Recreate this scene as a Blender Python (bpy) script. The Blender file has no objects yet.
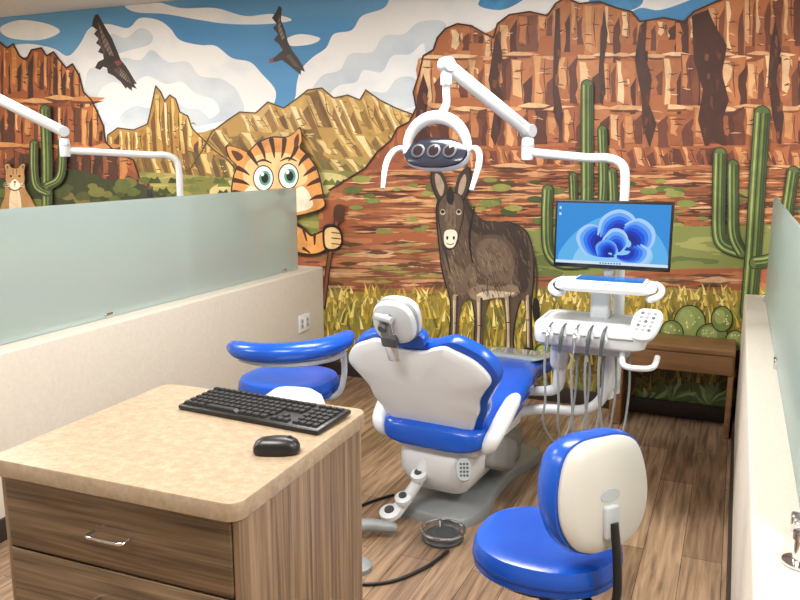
import bpy, bmesh, math, random
from mathutils import Vector, Matrix
from mathutils.geometry import tessellate_polygon
random.seed(7)
S = bpy.context.scene
try:
    S.view_settings.view_transform = 'Standard'
except Exception: pass

# ------------------------------------------------------------------ helpers
def lin(h):
    h = h.lstrip('#')
    o = []
    for i in (0, 2, 4):
        c = int(h[i:i+2], 16)/255
        o.append(c/12.92 if c <= .04045 else ((c+.055)/1.055)**2.4)
    return (*o, 1)

def mat(name, col, rough=.5, metal=0, coat=0, emis=None, es=0, spec=None):
    m = bpy.data.materials.new(name); m.use_nodes = True
    b = m.node_tree.nodes['Principled BSDF']
    b.inputs['Base Color'].default_value = lin(col)
    b.inputs['Roughness'].default_value = rough
    b.inputs['Metallic'].default_value = metal
    if coat: b.inputs['Coat Weight'].default_value = coat
    if spec is not None: b.inputs['Specular IOR Level'].default_value = spec
    if emis:
        b.inputs['Emission Color'].default_value = lin(emis)
        b.inputs['Emission Strength'].default_value = es
    return m

def noise_mat(name, cols, scale=(1, 1, 1), nscale=5, detail=3, dist=0, rough=.5, const=False, pos=None, bump=0, coord='Object', nrough=.5, metal=0):
    m = mat(name, 'ffffff', rough, metal)
    nt = m.node_tree; N = nt.nodes; L = nt.links
    b = N['Principled BSDF']
    tc = N.new('ShaderNodeTexCoord'); mp = N.new('ShaderNodeMapping')
    mp.inputs['Scale'].default_value = scale
    nz = N.new('ShaderNodeTexNoise'); nz.inputs['Scale'].default_value = nscale
    nz.inputs['Detail'].default_value = detail; nz.inputs['Distortion'].default_value = dist
    nz.inputs['Roughness'].default_value = nrough
    r = N.new('ShaderNodeValToRGB')
    r.color_ramp.interpolation = 'CONSTANT' if const else 'LINEAR'
    n = len(cols)
    if pos is None:
        pos = [.3+.4*i/max(1, n-1) for i in range(n)]
        if const: pos = [0]+[.38+.24*i/max(1, n-2) for i in range(n-1)]
    e = r.color_ramp.elements
    L_ = [lin(c) if isinstance(c, str) else c for c in cols]
    e[0].position = pos[0]; e[0].color = L_[0]
    e[1].position = pos[1]; e[1].color = L_[1]
    for i in range(2, n):
        x = e.new(pos[i]); x.color = L_[i]
    L.new(tc.outputs[coord], mp.inputs[0]); L.new(mp.outputs[0], nz.inputs['Vector'])
    L.new(nz.outputs['Fac'], r.inputs[0]); L.new(r.outputs[0], b.inputs['Base Color'])
    if bump:
        bp = N.new('ShaderNodeBump'); bp.inputs['Strength'].default_value = bump
        bp.inputs['Distance'].default_value = .01
        L.new(nz.outputs['Fac'], bp.inputs['Height']); L.new(bp.outputs[0], b.inputs['Normal'])
    return m

def empty(name, loc=(0, 0, 0), rz=0):
    e = bpy.data.objects.new(name, None); S.collection.objects.link(e)
    e.location = loc; e.rotation_euler = (0, 0, math.radians(rz)); e.empty_display_size = .1
    return e

def mk(name, verts, faces, mats, parent=None, loc=(0, 0, 0), rot=(0, 0, 0), smooth=True, mi=None):
    me = bpy.data.meshes.new(name); me.from_pydata([tuple(v) for v in verts], [], faces)
    if not isinstance(mats, (list, tuple)): mats = [mats]
    for m in mats: me.materials.append(m)
    if mi: me.polygons.foreach_set('material_index', mi)
    if smooth: me.polygons.foreach_set('use_smooth', [True]*len(me.polygons))
    me.update()
    o = bpy.data.objects.new(name, me); S.collection.objects.link(o)
    o.location = loc; o.rotation_euler = [math.radians(a) for a in rot]
    if parent: o.parent = parent
    return o

def finish_bm(name, bm, m, parent, loc, rot, smooth):
    bmesh.ops.recalc_face_normals(bm, faces=bm.faces)
    me = bpy.data.meshes.new(name); bm.to_mesh(me); bm.free()
    me.materials.append(m)
    if smooth:
        me.polygons.foreach_set('use_smooth', [True]*len(me.polygons))
        try: me.set_sharp_from_angle(angle=math.radians(40))
        except Exception: pass
    o = bpy.data.objects.new(name, me); S.collection.objects.link(o)
    o.location = loc; o.rotation_euler = [math.radians(a) for a in rot]
    if parent: o.parent = parent
    return o

def rbox(name, size, loc, m, parent=None, bev=.01, rot=(0, 0, 0), seg=3):
    bm = bmesh.new(); bmesh.ops.create_cube(bm, size=1)
    bmesh.ops.scale(bm, vec=size, verts=bm.verts)
    if bev > 0:
        bmesh.ops.bevel(bm, geom=list(bm.edges), offset=min(bev, min(size)*.49), segments=seg, affect='EDGES', profile=.5)
    return finish_bm(name, bm, m, parent, loc, rot, bev > 0)

def lathe(name, prof, loc, m, parent=None, rot=(0, 0, 0), n=36):
    vs = []; fs = []
    for r, z in prof:
        for i in range(n):
            a = 2*math.pi*i/n; vs.append((r*math.cos(a), r*math.sin(a), z))
    for k in range(len(prof)-1):
        for i in range(n):
            j = (i+1) % n
            fs.append((k*n+i, k*n+j, (k+1)*n+j, (k+1)*n+i))
    fs.append(tuple(range(n))[::-1]); fs.append(tuple((len(prof)-1)*n+i for i in range(n)))
    bm = bmesh.new(); me = bpy.data.meshes.new('t'); me.from_pydata(vs, [], fs); bm.from_mesh(me)
    return finish_bm(name, bm, m, parent, loc, rot, True)

def cr(pts, k=8, closed=False):
    P = [Vector(p) for p in pts]; n = len(P); out = []
    rng = range(n if closed else n-1)
    for i in rng:
        if closed: a, b, c, d = P[(i-1) % n], P[i], P[(i+1) % n], P[(i+2) % n]
        else: a, b, c, d = P[max(i-1, 0)], P[i], P[i+1], P[min(i+2, n-1)]
        for j in range(k):
            t = j/k
            out.append(.5*((2*b)+(c-a)*t+(2*a-5*b+4*c-d)*t*t+(3*b-a-3*c+d)*t**3))
    if not closed: out.append(P[-1])
    return out

def tube(name, pts, r, m, parent=None, smooth=True, n=14, k=8, flat=1.0):
    P0 = [Vector(p) for p in pts]
    rs = list(r) if isinstance(r, (list, tuple)) else [r]*len(P0)
    if smooth and len(P0) > 2:
        P = cr(P0, k)
        R = []
        for i in range(len(rs)-1):
            for j in range(k): R.append(rs[i]+(rs[i+1]-rs[i])*j/k)
        R.append(rs[-1])
    else: P, R = P0, rs
    vs = []; fs = []
    T = (P[1]-P[0]).normalized()
    up = Vector((0, 0, 1)) if abs(T.z) < .9 else Vector((1, 0, 0))
    side = T.cross(up).normalized()
    for i, p in enumerate(P):
        if i == 0: T = (P[1]-P[0])
        elif i == len(P)-1: T = (P[-1]-P[-2])
        else: T = (P[i+1]-P[i-1])
        if T.length < 1e-9: T = Vector((0, 0, 1))
        T.normalize()
        side = (side-T*side.dot(T)).normalized(); u2 = T.cross(side)
        for j in range(n):
            a = 2*math.pi*j/n
            vs.append(p+side*(math.cos(a)*R[i])+u2*(math.sin(a)*R[i]*flat))
    for i in range(len(P)-1):
        for j in range(n):
            q = (j+1) % n
            fs.append((i*n+j, i*n+q, (i+1)*n+q, (i+1)*n+j))
    fs.append(tuple(range(n))[::-1]); fs.append(tuple((len(P)-1)*n+j for j in range(n)))
    bm = bmesh.new(); me = bpy.data.meshes.new('t'); me.from_pydata([tuple(v) for v in vs], [], fs); bm.from_mesh(me)
    return finish_bm(name, bm, m, parent, (0, 0, 0), (0, 0, 0), True)

def puff(name, outline, prof, m, parent=None, loc=(0, 0, 0), rot=(0, 0, 0), k=6, spl=True):
    O = cr([(x, y, 0) for x, y in outline], k, True) if spl else [Vector((x, y, 0)) for x, y in outline]
    n = len(O); vs = []; fs = []
    for s, z in prof:
        for p in O: vs.append((p.x*s, p.y*s, z))
    for a in range(len(prof)-1):
        for i in range(n):
            j = (i+1) % n
            fs.append((a*n+i, a*n+j, (a+1)*n+j, (a+1)*n+i))
    c = len(vs); vs.append((0, 0, prof[0][1])); vs.append((0, 0, prof[-1][1]))
    for i in range(n):
        j = (i+1) % n
        fs.append((c, j, i)); fs.append((c+1, (len(prof)-1)*n+i, (len(prof)-1)*n+j))
    bm = bmesh.new(); me = bpy.data.meshes.new('t'); me.from_pydata(vs, [], fs); bm.from_mesh(me)
    return finish_bm(name, bm, m, parent, loc, rot, True)

def circ(rx, ry=None, n=24, e=2.0):
    ry = ry or rx; o = []
    for i in range(n):
        a = 2*math.pi*i/n; c, s = math.cos(a), math.sin(a)
        o.append((rx*math.copysign(abs(c)**(2/e), c), ry*math.copysign(abs(s)**(2/e), s)))
    return o

def mirror(h):   # half outline from top centre to bottom centre on +x
    return h+[(-x, y) for x, y in h[::-1] if abs(x) > 1e-6]

def loft(name, st, m, parent, n=28, e=3.2):
    """stations (y, z, halfwidth, halfthickness)"""
    st2 = cr([(s[0], s[1], s[2]) for s in st], 6)
    th = cr([(s[3], 0, 0) for s in st], 6)
    vs = []; fs = []
    for p, t in zip(st2, th):
        for q in circ(max(p.z, .002), max(t.x, .002), n, e): vs.append((q[0], p.x, p.y+q[1]))
    K = len(st2)
    for a in range(K-1):
        for i in range(n):
            j = (i+1) % n; fs.append((a*n+i, a*n+j, (a+1)*n+j, (a+1)*n+i))
    fs.append(tuple(range(n))); fs.append(tuple((K-1)*n+i for i in range(n)))
    bm = bmesh.new(); me = bpy.data.meshes.new('t'); me.from_pydata(vs, [], fs); bm.from_mesh(me)
    return finish_bm(name, bm, m, parent, (0, 0, 0), (0, 0, 0), True)

# ------------------------------------------------------------------ materials
white = mat('white_plastic', 'dfe3e7', .22)
white2 = mat('white_enamel', 'd6dadf', .3)
lgrey = mat('light_grey_plastic', 'b6bbc0', .4)
grey = mat('grey_plastic', '84898d', .4)
dgrey = mat('dark_grey_metal', '4e5255', .4, .3)
black = mat('black_plastic', '131314', .35)
chrome = mat('chrome', 'd8dadc', .14, 1)
blue = noise_mat('blue_vinyl', ['0e49b0', '1858c4'], nscale=3, rough=.24)
hose = mat('hose_grey', '84898c', .4)
bump_wall = noise_mat('cream_wall_paint', ['c9c2b6', 'd0c9bd'], nscale=60, detail=4, rough=.7, bump=.06)
basem = mat('vinyl_base_dark', '2e2521', .5)
ceil_m = noise_mat('ceiling_tile', ['cfcfcb', 'dedfdb'], nscale=90, rough=.85)
room_m = mat('room_paint', 'd8d2c6', .8)

# floor planks
fm = mat('vinyl_plank_floor', 'ffffff', .25)
nt = fm.node_tree; N = nt.nodes; L = nt.links; b = N['Principled BSDF']
tc = N.new('ShaderNodeTexCoord'); mp = N.new('ShaderNodeMapping'); mp.inputs['Rotation'].default_value = (0, 0, math.radians(90))
br = N.new('ShaderNodeTexBrick'); br.inputs['Scale'].default_value = 1
br.inputs['Brick Width'].default_value = 1.2; br.inputs['Row Height'].default_value = .15
br.inputs['Mortar Size'].default_value = .0014; br.inputs['Color1'].default_value = lin('a38a73'); br.inputs['Color2'].default_value = lin('7c6553')
br.inputs['Mortar'].default_value = lin('43372e'); br.offset = .37
mp2 = N.new('ShaderNodeMapping'); mp2.inputs['Scale'].default_value = (14, .9, 1)
nz = N.new('ShaderNodeTexNoise'); nz.inputs['Scale'].default_value = 3; nz.inputs['Detail'].default_value = 6; nz.inputs['Distortion'].default_value = .6
rp = N.new('ShaderNodeValToRGB'); rp.color_ramp.elements[0].position = .3; rp.color_ramp.elements[0].color = (.5, .47, .44, 1)
rp.color_ramp.elements[1].position = .68; rp.color_ramp.elements[1].color = (1.4, 1.36, 1.3, 1)
mx = N.new('ShaderNodeMix'); mx.data_type = 'RGBA'; mx.blend_type = 'MULTIPLY'; mx.inputs[0].default_value = 1
L.new(tc.outputs['Object'], mp.inputs[0]); L.new(mp.outputs[0], br.inputs[0]); L.new(tc.outputs['Object'], mp2.inputs[0]); L.new(mp2.outputs[0], nz.inputs['Vector'])
L.new(nz.outputs[0], rp.inputs[0]); L.new(br.outputs[0], mx.inputs[6]); L.new(rp.outputs[0], mx.inputs[7]); L.new(mx.outputs[2], b.inputs['Base Color'])

wood_h = noise_mat('cabinet_laminate_horizontal', ['4a3a2c', '74604a', '90785f'], scale=(1.0, 4, 34), nscale=2.2, detail=6, dist=.5, rough=.42)
wood_v = noise_mat('cabinet_laminate_vertical', ['504133', '806953', '9f876c'], scale=(30, 34, .7), nscale=2.4, detail=6, dist=.4, rough=.42)
bench_w = noise_mat('bench_wood', ['6e4e30', '8a6440'], scale=(1, 6, 12), nscale=3, detail=5, rough=.45)
lam = noise_mat('desk_laminate_top', ['927f68', 'a18e76', 'b09e87'], nscale=34, detail=9, rough=.2, nrough=.75)

# frosted glass
gm = bpy.data.materials.new('frosted_glass'); gm.use_nodes = True
nt = gm.node_tree; N = nt.nodes; L = nt.links
for x in list(N): N.remove(x)
out = N.new('ShaderNodeOutputMaterial')
p = N.new('ShaderNodeBsdfPrincipled'); p.inputs['Base Color'].default_value = lin('b4c3c1'); p.inputs['Roughness'].default_value = .2
tr = N.new('ShaderNodeBsdfTranslucent'); tr.inputs[0].default_value = lin('dce8e7')
rf = N.new('ShaderNodeBsdfRefraction'); rf.inputs['Roughness'].default_value = .24; rf.inputs['IOR'].default_value = 1.1; rf.inputs[0].default_value = lin('e2eeed')
m1 = N.new('ShaderNodeMixShader'); m1.inputs[0].default_value = .35
m2 = N.new('ShaderNodeMixShader'); m2.inputs[0].default_value = .4
L.new(p.outputs[0], m1.inputs[1]); L.new(tr.outputs[0], m1.inputs[2]); L.new(m1.outputs[0], m2.inputs[1]); L.new(rf.outputs[0], m2.inputs[2]); L.new(m2.outputs[0], out.inputs[0])

# ------------------------------------------------------------------ room shell
YB = 4.95; CH = 2.74
rbox('floor', (10.2, 7.2, .1), (-2.5, 1.47, -.05), fm, bev=0)
rbox('ceiling', (10.2, 7.2, .1), (-2.5, 1.47, CH+.05), ceil_m, bev=0)
rbox('wall_back', (10.2, .1, CH), (-2.5, YB+.07, CH/2), room_m, bev=0)
rbox('wall_left', (.1, 7.1, CH), (-7.55, 1.42, CH/2), room_m, bev=0)
rbox('wall_right', (.1, 7.1, CH), (2.55, 1.42, CH/2), room_m, bev=0)
rbox('wall_front', (10.0, .1, CH), (-2.5, -2.08, CH/2), room_m, bev=0)

LWX, RWX, WT, WH = -2.74, .08, .22, .80
lw = empty('partition_wall', (LWX-WT/2, 0, 0))
rbox('low_wall', (WT, 4.35, WH-.002), (0, 2.745, (WH-.002)/2), bump_wall, lw, bev=.012)
rbox('baseboard', (.012, 4.33, .10), (WT/2+.006, 2.75, .05), basem, lw, bev=.003)
rbox('frosted_glass_panel', (.012, 3.95, .575), (0, 2.765, 1.0875), gm, lw, bev=.002)
for y in (1.2, 2.9, 4.55):
    rbox('glass_clamp', (.03, .05, .03), (0, y, WH+.012), chrome, lw, bev=.004)
rw = empty('partition_wall', (RWX+WT/2, 0, 0))
rbox('low_wall', (WT, 3.85, WH-.002), (0, 2.99, (WH-.002)/2), bump_wall, rw, bev=.012)
rbox('baseboard', (.012, 3.83, .10), (-WT/2-.006, 2.99, .05), basem, rw, bev=.003)
rbox('frosted_glass_panel', (.012, 3.05, .575), (.0, 3.26, 1.0875), gm, rw, bev=.002)
for y in (3.2, 4.7):
    rbox('glass_clamp', (.035, .05, .04), (0, y, WH+.018), chrome, rw, bev=.004)
lathe('standoff_foot', [(.034, 0), (.034, .005), (.016, .009), (.014, .05), (.018, .052), (.018, .066), (.004, .068)], (-.022, 1.62, WH), chrome, rw)
rbox('glass_clamp_end', (.05, .03, .04), (-.01, 1.745, WH+.03), chrome, rw, bev=.006)
tube('standoff_rod', [(-.022, 1.62, WH+.04), (-.01, 1.74, WH+.04)], .007, chrome, rw, smooth=False)
# outlet plate
op = empty('wall_outlet', (LWX+.002, 4.62, .44))
rbox('plate', (.008, .15, .12), (.004, 0, 0), white, op, bev=.003)
for dy in (-.036, .036):
    rbox('socket', (.004, .035, .07), (.009, dy, 0), lgrey, op, bev=.002)
    for dz in (-.018, .018): rbox('slot', (.002, .012, .010), (.0115, dy, dz), dgrey, op, bev=0)

# ceiling light panels
em = mat('troffer_diffuser', 'ffffff', .5, emis='fff6e8', es=3)
for (x, y) in [(-1.3, .9), (-1.3, 3.1), (-4.4, .9), (-4.4, 3.1), (1.4, 1.0), (1.4, 3.1), (-6.4, 2.2)]:
    e = empty('ceiling_light_panel', (x, y, CH))
    rbox('frame', (1.24, .64, .03), (0, 0, -.015), white, e, bev=.004)
    rbox('diffuser', (1.16, .56, .01), (0, 0, -.034), em, e, bev=.002)
    ld = bpy.data.lights.new('troffer_light', 'AREA'); ld.shape = 'RECTANGLE'; ld.size = 1.15; ld.size_y = .55
    ld.energy = 64; ld.color = (1, .97, .925)
    lo = bpy.data.objects.new('troffer_light', ld); S.collection.objects.link(lo); lo.location = (0, 0, -.05); lo.parent = e

# ------------------------------------------------------------------ mural
# the artwork is traced in a flat 2-D sketch frame and mapped by one fixed
# homography onto the wall plane (a flat painted wall covering)
cy, sy = math.cos(math.radians(23.4)), math.sin(math.radians(23.4))
cp, sp = math.cos(math.radians(10.61)), math.sin(math.radians(10.61))
def W(u, v):
    a = (u-400)/774; bb = (300-v)/774
    hf = cp+sp*bb; hz = -sp+cp*bb
    dx = -sy*hf+cy*a; dy = cy*hf+sy*a
    if dy < .05: dy = .05
    X = YB*dx/dy; Z = 1.6+YB*hz/dy
    return (min(max(X, -7.48), 2.48), min(max(Z, .002), CH-.002))

mur = empty('desert_mural', (0, 0, 0))
cmats = {}
def cm(c):
    if isinstance(c, str):
        if c not in cmats:
            l = lin(c)
            cmats[c] = noise_mat('mural_ink_'+c, [tuple([v*.74 for v in l[:3]]+[1]), l, tuple([min(1, v*1.14) for v in l[:3]]+[1])], scale=(1.3, 1, 1), nscale=7, detail=4, dist=.6, rough=.5, nrough=.65)
        return cmats[c]
    return c
LAY = [0.0]
class G:
    def __init__(s, name): s.name = name; s.v = []; s.f = []; s.m = []; s.mi = []
    def add(s, pts, c):
        m = cm(c)
        if m not in s.m: s.m.append(m)
        i = s.m.index(m)
        LAY[0] += 5e-6
        y = YB-.001-LAY[0]
        w = [W(*p) for p in pts]
        V = [Vector((a, q, 0)) for a, q in w]
        tris = tessellate_polygon([V])
        o = len(s.v)
        s.v += [(a, y, q) for a, q in w]
        for t in tris: s.f.append((o+t[0], o+t[1], o+t[2])); s.mi.append(i)
    def poly(s, pts, c, smooth=False, k=5):
        if smooth: pts = [(p.x, p.y) for p in cr([(a, q, 0) for a, q in pts], k, True)]
        s.add(pts, c)
    def stroke(s, pts, w, c, smooth=True, cap=True):
        ws = list(w) if isinstance(w, (list, tuple)) else [w]*len(pts)
        P = [Vector((a, q, 0)) for a, q in pts]
        if smooth and len(P) > 2:
            k = 5; R = []
            for i in range(len(ws)-1):
                for j in range(k): R.append(ws[i]+(ws[i+1]-ws[i])*j/k)
            R.append(ws[-1]); P = cr(P, k)
        else: R = ws
        A = []; B = []
        for i, p in enumerate(P):
            T = P[min(i+1, len(P)-1)]-P[max(i-1, 0)]
            if T.length < 1e-6: T = Vector((0, 1, 0))
            T.normalize(); n = Vector((-T.y, T.x, 0))*R[i]/2
            A.append((p+n)[:2]); B.append((p-n)[:2])
        E = []; St = []
        if cap:
            for (q, rr, T, L_) in ((P[-1], R[-1]/2, (P[-1]-P[-2]).normalized(), E), (P[0], R[0]/2, (P[0]-P[1]).normalized(), St)):
                n = Vector((-T.y, T.x, 0))
                for a in (30, 60, 90, 120, 150):
                    c2, s2 = math.cos(math.radians(a)), math.sin(math.radians(a))
                    L_.append((q+n*rr*c2+T*rr*s2)[:2])
        s.add(A+E+B[::-1]+St, c)
    def segs(s, pts, w, c):   # outline as separate short segments (no miter spikes)
        for a, q in zip(pts[:-1], pts[1:]): s.stroke([a, q], w, c, smooth=False)
    def done(s):
        return mk(s.name, s.v, s.f, s.m, mur, smooth=False, mi=s.mi)

U = random.uniform
def inside(x, y, P):
    r = False; j = len(P)-1
    for i in range(len(P)):
        if (P[i][1] > y) != (P[j][1] > y) and x < (P[j][0]-P[i][0])*(y-P[i][1])/(P[j][1]-P[i][1])+P[i][0]: r = not r
        j = i
    return r
def interp(P, x):
    for i in range(len(P)-1):
        if P[i][0] <= x <= P[i+1][0]:
            return P[i][1]+(P[i+1][1]-P[i][1])*(x-P[i][0])/max(1e-6, P[i+1][0]-P[i][0])
    return P[-1][1] if x > P[-1][0] else P[0][1]
def side(x, y0, y1, j, n=5):
    return [(x+(U(-j, j) if 0 < i < n else 0), y0+(y1-y0)*i/n) for i in range(n+1)]
def tier(g, x0, x1, top, bot, wmin, wmax, lit, mid, dark, lean=0, crack='4a271c', darkp=.15):
    x = x0
    while x < x1:
        w = U(wmin, wmax)*(2 if x > 840 or x < -40 else 1)
        ta, tb = top(x+.5), top(x+w-.5); bo = bot(x+w/2)+U(-3, 4)
        if bo-max(ta, tb) < 5: x += w; continue
        j = w*.10
        l = side(x, ta, bo, j); r = side(x+w, tb, bo, j)
        l = [(a+lean*(c-ta), c) for a, c in l]; r = [(a+lean*(c-tb), c) for a, c in r]
        alld = random.random() < darkp
        tm = (x+w/2, max(ta, tb)*.5+min(ta, tb)*.5+(U(0, 2)))
        g.add(l+r[::-1]+[tm], random.choice(dark if alld else mid))
        f = U(.28, .5); hh = (bo-ta)*U(.6, .98)
        q = [(x+w*.06+lean*(0), ta+1.5)]+[(x+w*f+U(-w*.12, w*.1)+lean*hh*k/4, ta+2+hh*k/4) for k in range(5)]+[(x+w*.08+lean*hh, ta+hh*.97), (x+w*.12+U(-1, 1)+lean*hh*.5, ta+hh*.5)]
        g.add(q, random.choice(mid if alld else lit))
        if not alld and random.random() < .55 and w > 8:
            yy = U(ta+3, bo-8); hx = x+w*U(.5, .6)+lean*(yy-ta); g.add([(hx, yy), (hx+w*.12, yy+1), (hx+w*.14+lean*6, yy+U(5, 9)), (hx+w*.04+lean*4, yy+U(4, 7))], random.choice(lit))
        f = U(.55, .8); s0 = U(0, .3)*(bo-tb)
        q = [(x+w+lean*s0, tb+s0+1), ]+[(x+w+lean*(s0+(bo-tb-s0)), bo)]+[(x+w*(f+U(-.08, .06))+lean*(bo-tb)*(1-k/4), bo-(bo-tb-s0)*k/4*.97) for k in range(4)]
        g.add(q, random.choice(dark))
        for i in range(int((bo-ta)/14)+1):
            yy = U(ta+4, bo-3); a = U(.05, .4); c = a+U(.25, .5)
            g.stroke([(x+w*a+lean*(yy-ta), yy), (x+w*(a+c)/2+lean*(yy-ta), yy+U(-1.5, 1.5)), (x+w*c+lean*(yy-ta), yy+U(-1, 2))], [.5, U(.8, 1.6), .4], random.choice([crack, crack, lit[0]]), smooth=False, cap=False)
        if random.random() < .6:
            g.stroke([(x+w*.55, ta+4), (x+w*.5+lean*10, ta+(bo-ta)*.4), (x+w*.58+lean*(bo-ta), ta+(bo-ta)*.8)], [.5, 1.1, .4], crack, smooth=False, cap=False)
        x += w
def ledge(g, x0, x1, yf, col, dcol, h=5):
    x = x0
    while x < x1:
        w = U(16, 42)*(2 if x > 840 or x < -60 else 1); y = yf(x)+U(-3, 3)
        g.add([(x-3, y+U(0, 2)), (x+w*.3, y-h*.5), (x+w*.7, y-h*.35), (x+w+2, y+U(-1, 2)), (x+w*.8, y+h*.6), (x+w*.3, y+h*.5)], random.choice(col))
        g.add([(x-1, y+h*.5), (x+w*.4, y+h*.55), (x+w, y+h*.45), (x+w*.7, y+h*1.05), (x+w*.2, y+h)], random.choice(dcol))
        x += w*.9
def bands(g, P, n, cols, lmin, lmax, tmin, tmax, box, slope=.0):
    for i in range(n):
        x = U(box[0], box[2]); y = U(box[1], box[3]); l = U(lmin, lmax); t = U(tmin, tmax)
        if not (inside(x, y, P) and inside(x+l, y+slope*l, P) and inside(x+l/2, y-t, P)): continue
        top = [(x+l*k/6, y+slope*l*k/6-t*.5*math.sin(math.pi*k/6)*U(.4, 1.4)) for k in range(7)]
        bt = [(x+l*k/6, y+slope*l*k/6+t*.5*math.sin(math.pi*k/6)*U(.3, 1.2)+.1) for k in range(5, 0, -1)]
        g.add(top+bt, random.choice(cols))

# --- sky & clouds
sky = G('sky')
sky.poly([(-600, -400), (2200, -900), (2200, 500), (-600, 300)], noise_mat('mural_sky', ['3a80bc', '5599cc', '7ab3da'], scale=(.3, 1, 1.2), nscale=1.0, rough=.55))
CWm = noise_mat('mural_cloud_white', ['e2e7ec', 'f2f3f3', 'f4f4f3'], scale=(1, 1, 1.6), nscale=2.2, detail=4, rough=.5)
CSm = noise_mat('mural_cloud_grey', ['bac9d7', 'd0dae3', 'dfe5ea'], scale=(1, 1, 1.6), nscale=2.2, detail=4, rough=.5)
CW, CS = CWm, CSm
sky.poly([(-60, 66), (-20, 56), (20, 44), (52, 48), (68, 56), (80, 44), (90, 28), (108, 24), (128, 28), (140, 18), (158, 20), (170, 28), (180, 40), (200, 45), (216, 46), (232, 58), (250, 62), (262, 74), (276, 92), (268, 112), (240, 125), (180, 140), (80, 140), (-60, 120)], CW, True)
sky.poly([(86, 78), (96, 66), (112, 70), (122, 58), (140, 60), (152, 50), (168, 62), (188, 62), (200, 76), (224, 80), (240, 96), (236, 118), (150, 130), (90, 120)], CS, True)
sky.poly([(98, 96), (112, 82), (130, 86), (146, 76), (166, 84), (182, 82), (196, 94), (214, 100), (218, 114), (190, 122), (110, 124)], CW, True)
sky.poly([(120, 120), (134, 106), (150, 108), (168, 98), (186, 108), (200, 110), (206, 124), (150, 136)], CS, True)
sky.poly([(100, 44), (112, 34), (126, 38), (140, 28), (152, 34), (150, 44), (130, 50), (112, 54)], CS, True)
sky.poly([(125, 4), (150, 0), (180, 8), (215, 8), (245, 16), (272, 14), (292, 20), (268, 24), (230, 24), (200, 20), (165, 14), (135, 12)], CW, True)
sky.poly([(0, 28), (20, 20), (48, 24), (60, 32), (40, 40), (10, 38)], CW, True)
sky.poly([(285, 40), (300, 34), (320, 38), (312, 44), (292, 46)], CW, True)
sky.poly([(296, 95), (300, 72), (312, 58), (326, 48), (334, 34), (352, 30), (362, 16), (384, 8), (396, -6), (440, -14), (560, -20), (600, -10), (560, 20), (470, 40), (440, 60), (430, 130), (300, 120)], CW, True)
sky.poly([(312, 96), (322, 76), (340, 70), (350, 54), (372, 52), (384, 36), (404, 34), (420, 22), (446, 24), (440, 60), (424, 110), (340, 112)], CS, True)
sky.poly([(330, 100), (338, 86), (356, 82), (364, 70), (382, 72), (392, 56), (410, 54), (424, 44), (424, 76), (415, 108), (360, 110)], CW, True)
sky.poly([(362, 104), (370, 92), (386, 92), (398, 78), (416, 80), (412, 108)], CS, True)
sky.poly([(470, -2), (500, -12), (530, -4), (520, 12), (490, 16)], CW, True)
sky.poly([(478, 4), (500, 10), (520, 2), (532, -10), (500, -14)], '4b98d0', True)
sky.poly([(620, 16), (640, 8), (660, 10), (690, 0), (720, -14), (700, -40), (640, -30), (610, -6)], CW, True)
sky.poly([(588, 2), (606, -6), (640, -4), (640, 6), (622, 12), (600, 10)], '4b98d0', True)
sky.done()

# --- vultures
bird = G('vultures')
K, K2, K3 = '352a26', '5a4b44', '86756a'
v1 = [(93, 20), (95, 15), (98, 14), (101, 19), (106, 28), (112, 38), (117, 50), (121, 60), (126, 66), (131, 74), (137, 84), (134, 84), (137, 89), (132, 87), (132, 91), (127, 87), (126, 89), (121, 82), (114, 76), (108, 73), (107, 68), (101, 66), (104, 60), (103, 54), (98, 52), (101, 47), (96, 43), (99, 39), (94, 34), (97, 30), (92, 26)]
bird.poly(v1, K)
bird.poly([(98, 22), (104, 34), (110, 46), (114, 56), (110, 56), (104, 46), (101, 36)], K3)
bird.poly([(97, 30), (102, 42), (106, 52), (104, 54), (99, 44)], K2)
bird.poly([(119, 66), (127, 74), (132, 84), (122, 78), (114, 70)], K2)
bird.poly([(120, 68), (126, 76), (128, 82), (120, 76)], K3)
for i in range(8):
    t = i/7; x, y = 100+t*12, 24+t*30; bird.stroke([(x, y), (x-5, y+7)], [1, .4], K, cap=False)
    x, y = 118+t*10, 64+t*14; bird.stroke([(x, y), (x-4, y+6)], [1, .4], K, cap=False)
bird.poly([(106, 58), (98, 62), (95, 68), (100, 70), (104, 66), (112, 68), (116, 62)], K)
bird.poly([(114, 62), (119, 60), (122, 63), (118, 66)], '8c3e34')
bird.poly([(276, 12), (279, 6), (282, 8), (281, 20), (285, 30), (288, 42), (292, 50), (298, 58), (303, 66), (305, 72), (301, 70), (301, 75), (296, 71), (290, 66), (282, 60), (276, 62), (277, 55), (283, 50), (279, 44), (274, 40), (278, 34), (273, 28), (277, 24), (272, 18)], K)
bird.poly([(279, 14), (281, 26), (285, 38), (282, 40), (278, 28)], K3)
bird.poly([(290, 54), (300, 68), (294, 66), (286, 56)], K2)
for i in range(7):
    t = i/6; x, y = 280+t*6, 16+t*26; bird.stroke([(x, y), (x-4, y+6)], [.9, .3], K, cap=False)
bird.poly([(280, 54), (273, 58), (272, 63), (280, 60), (286, 58)], K)
bird.poly([(273, 58), (269, 59), (270, 63), (274, 62)], '8c3e34')
bird.done()

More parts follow.
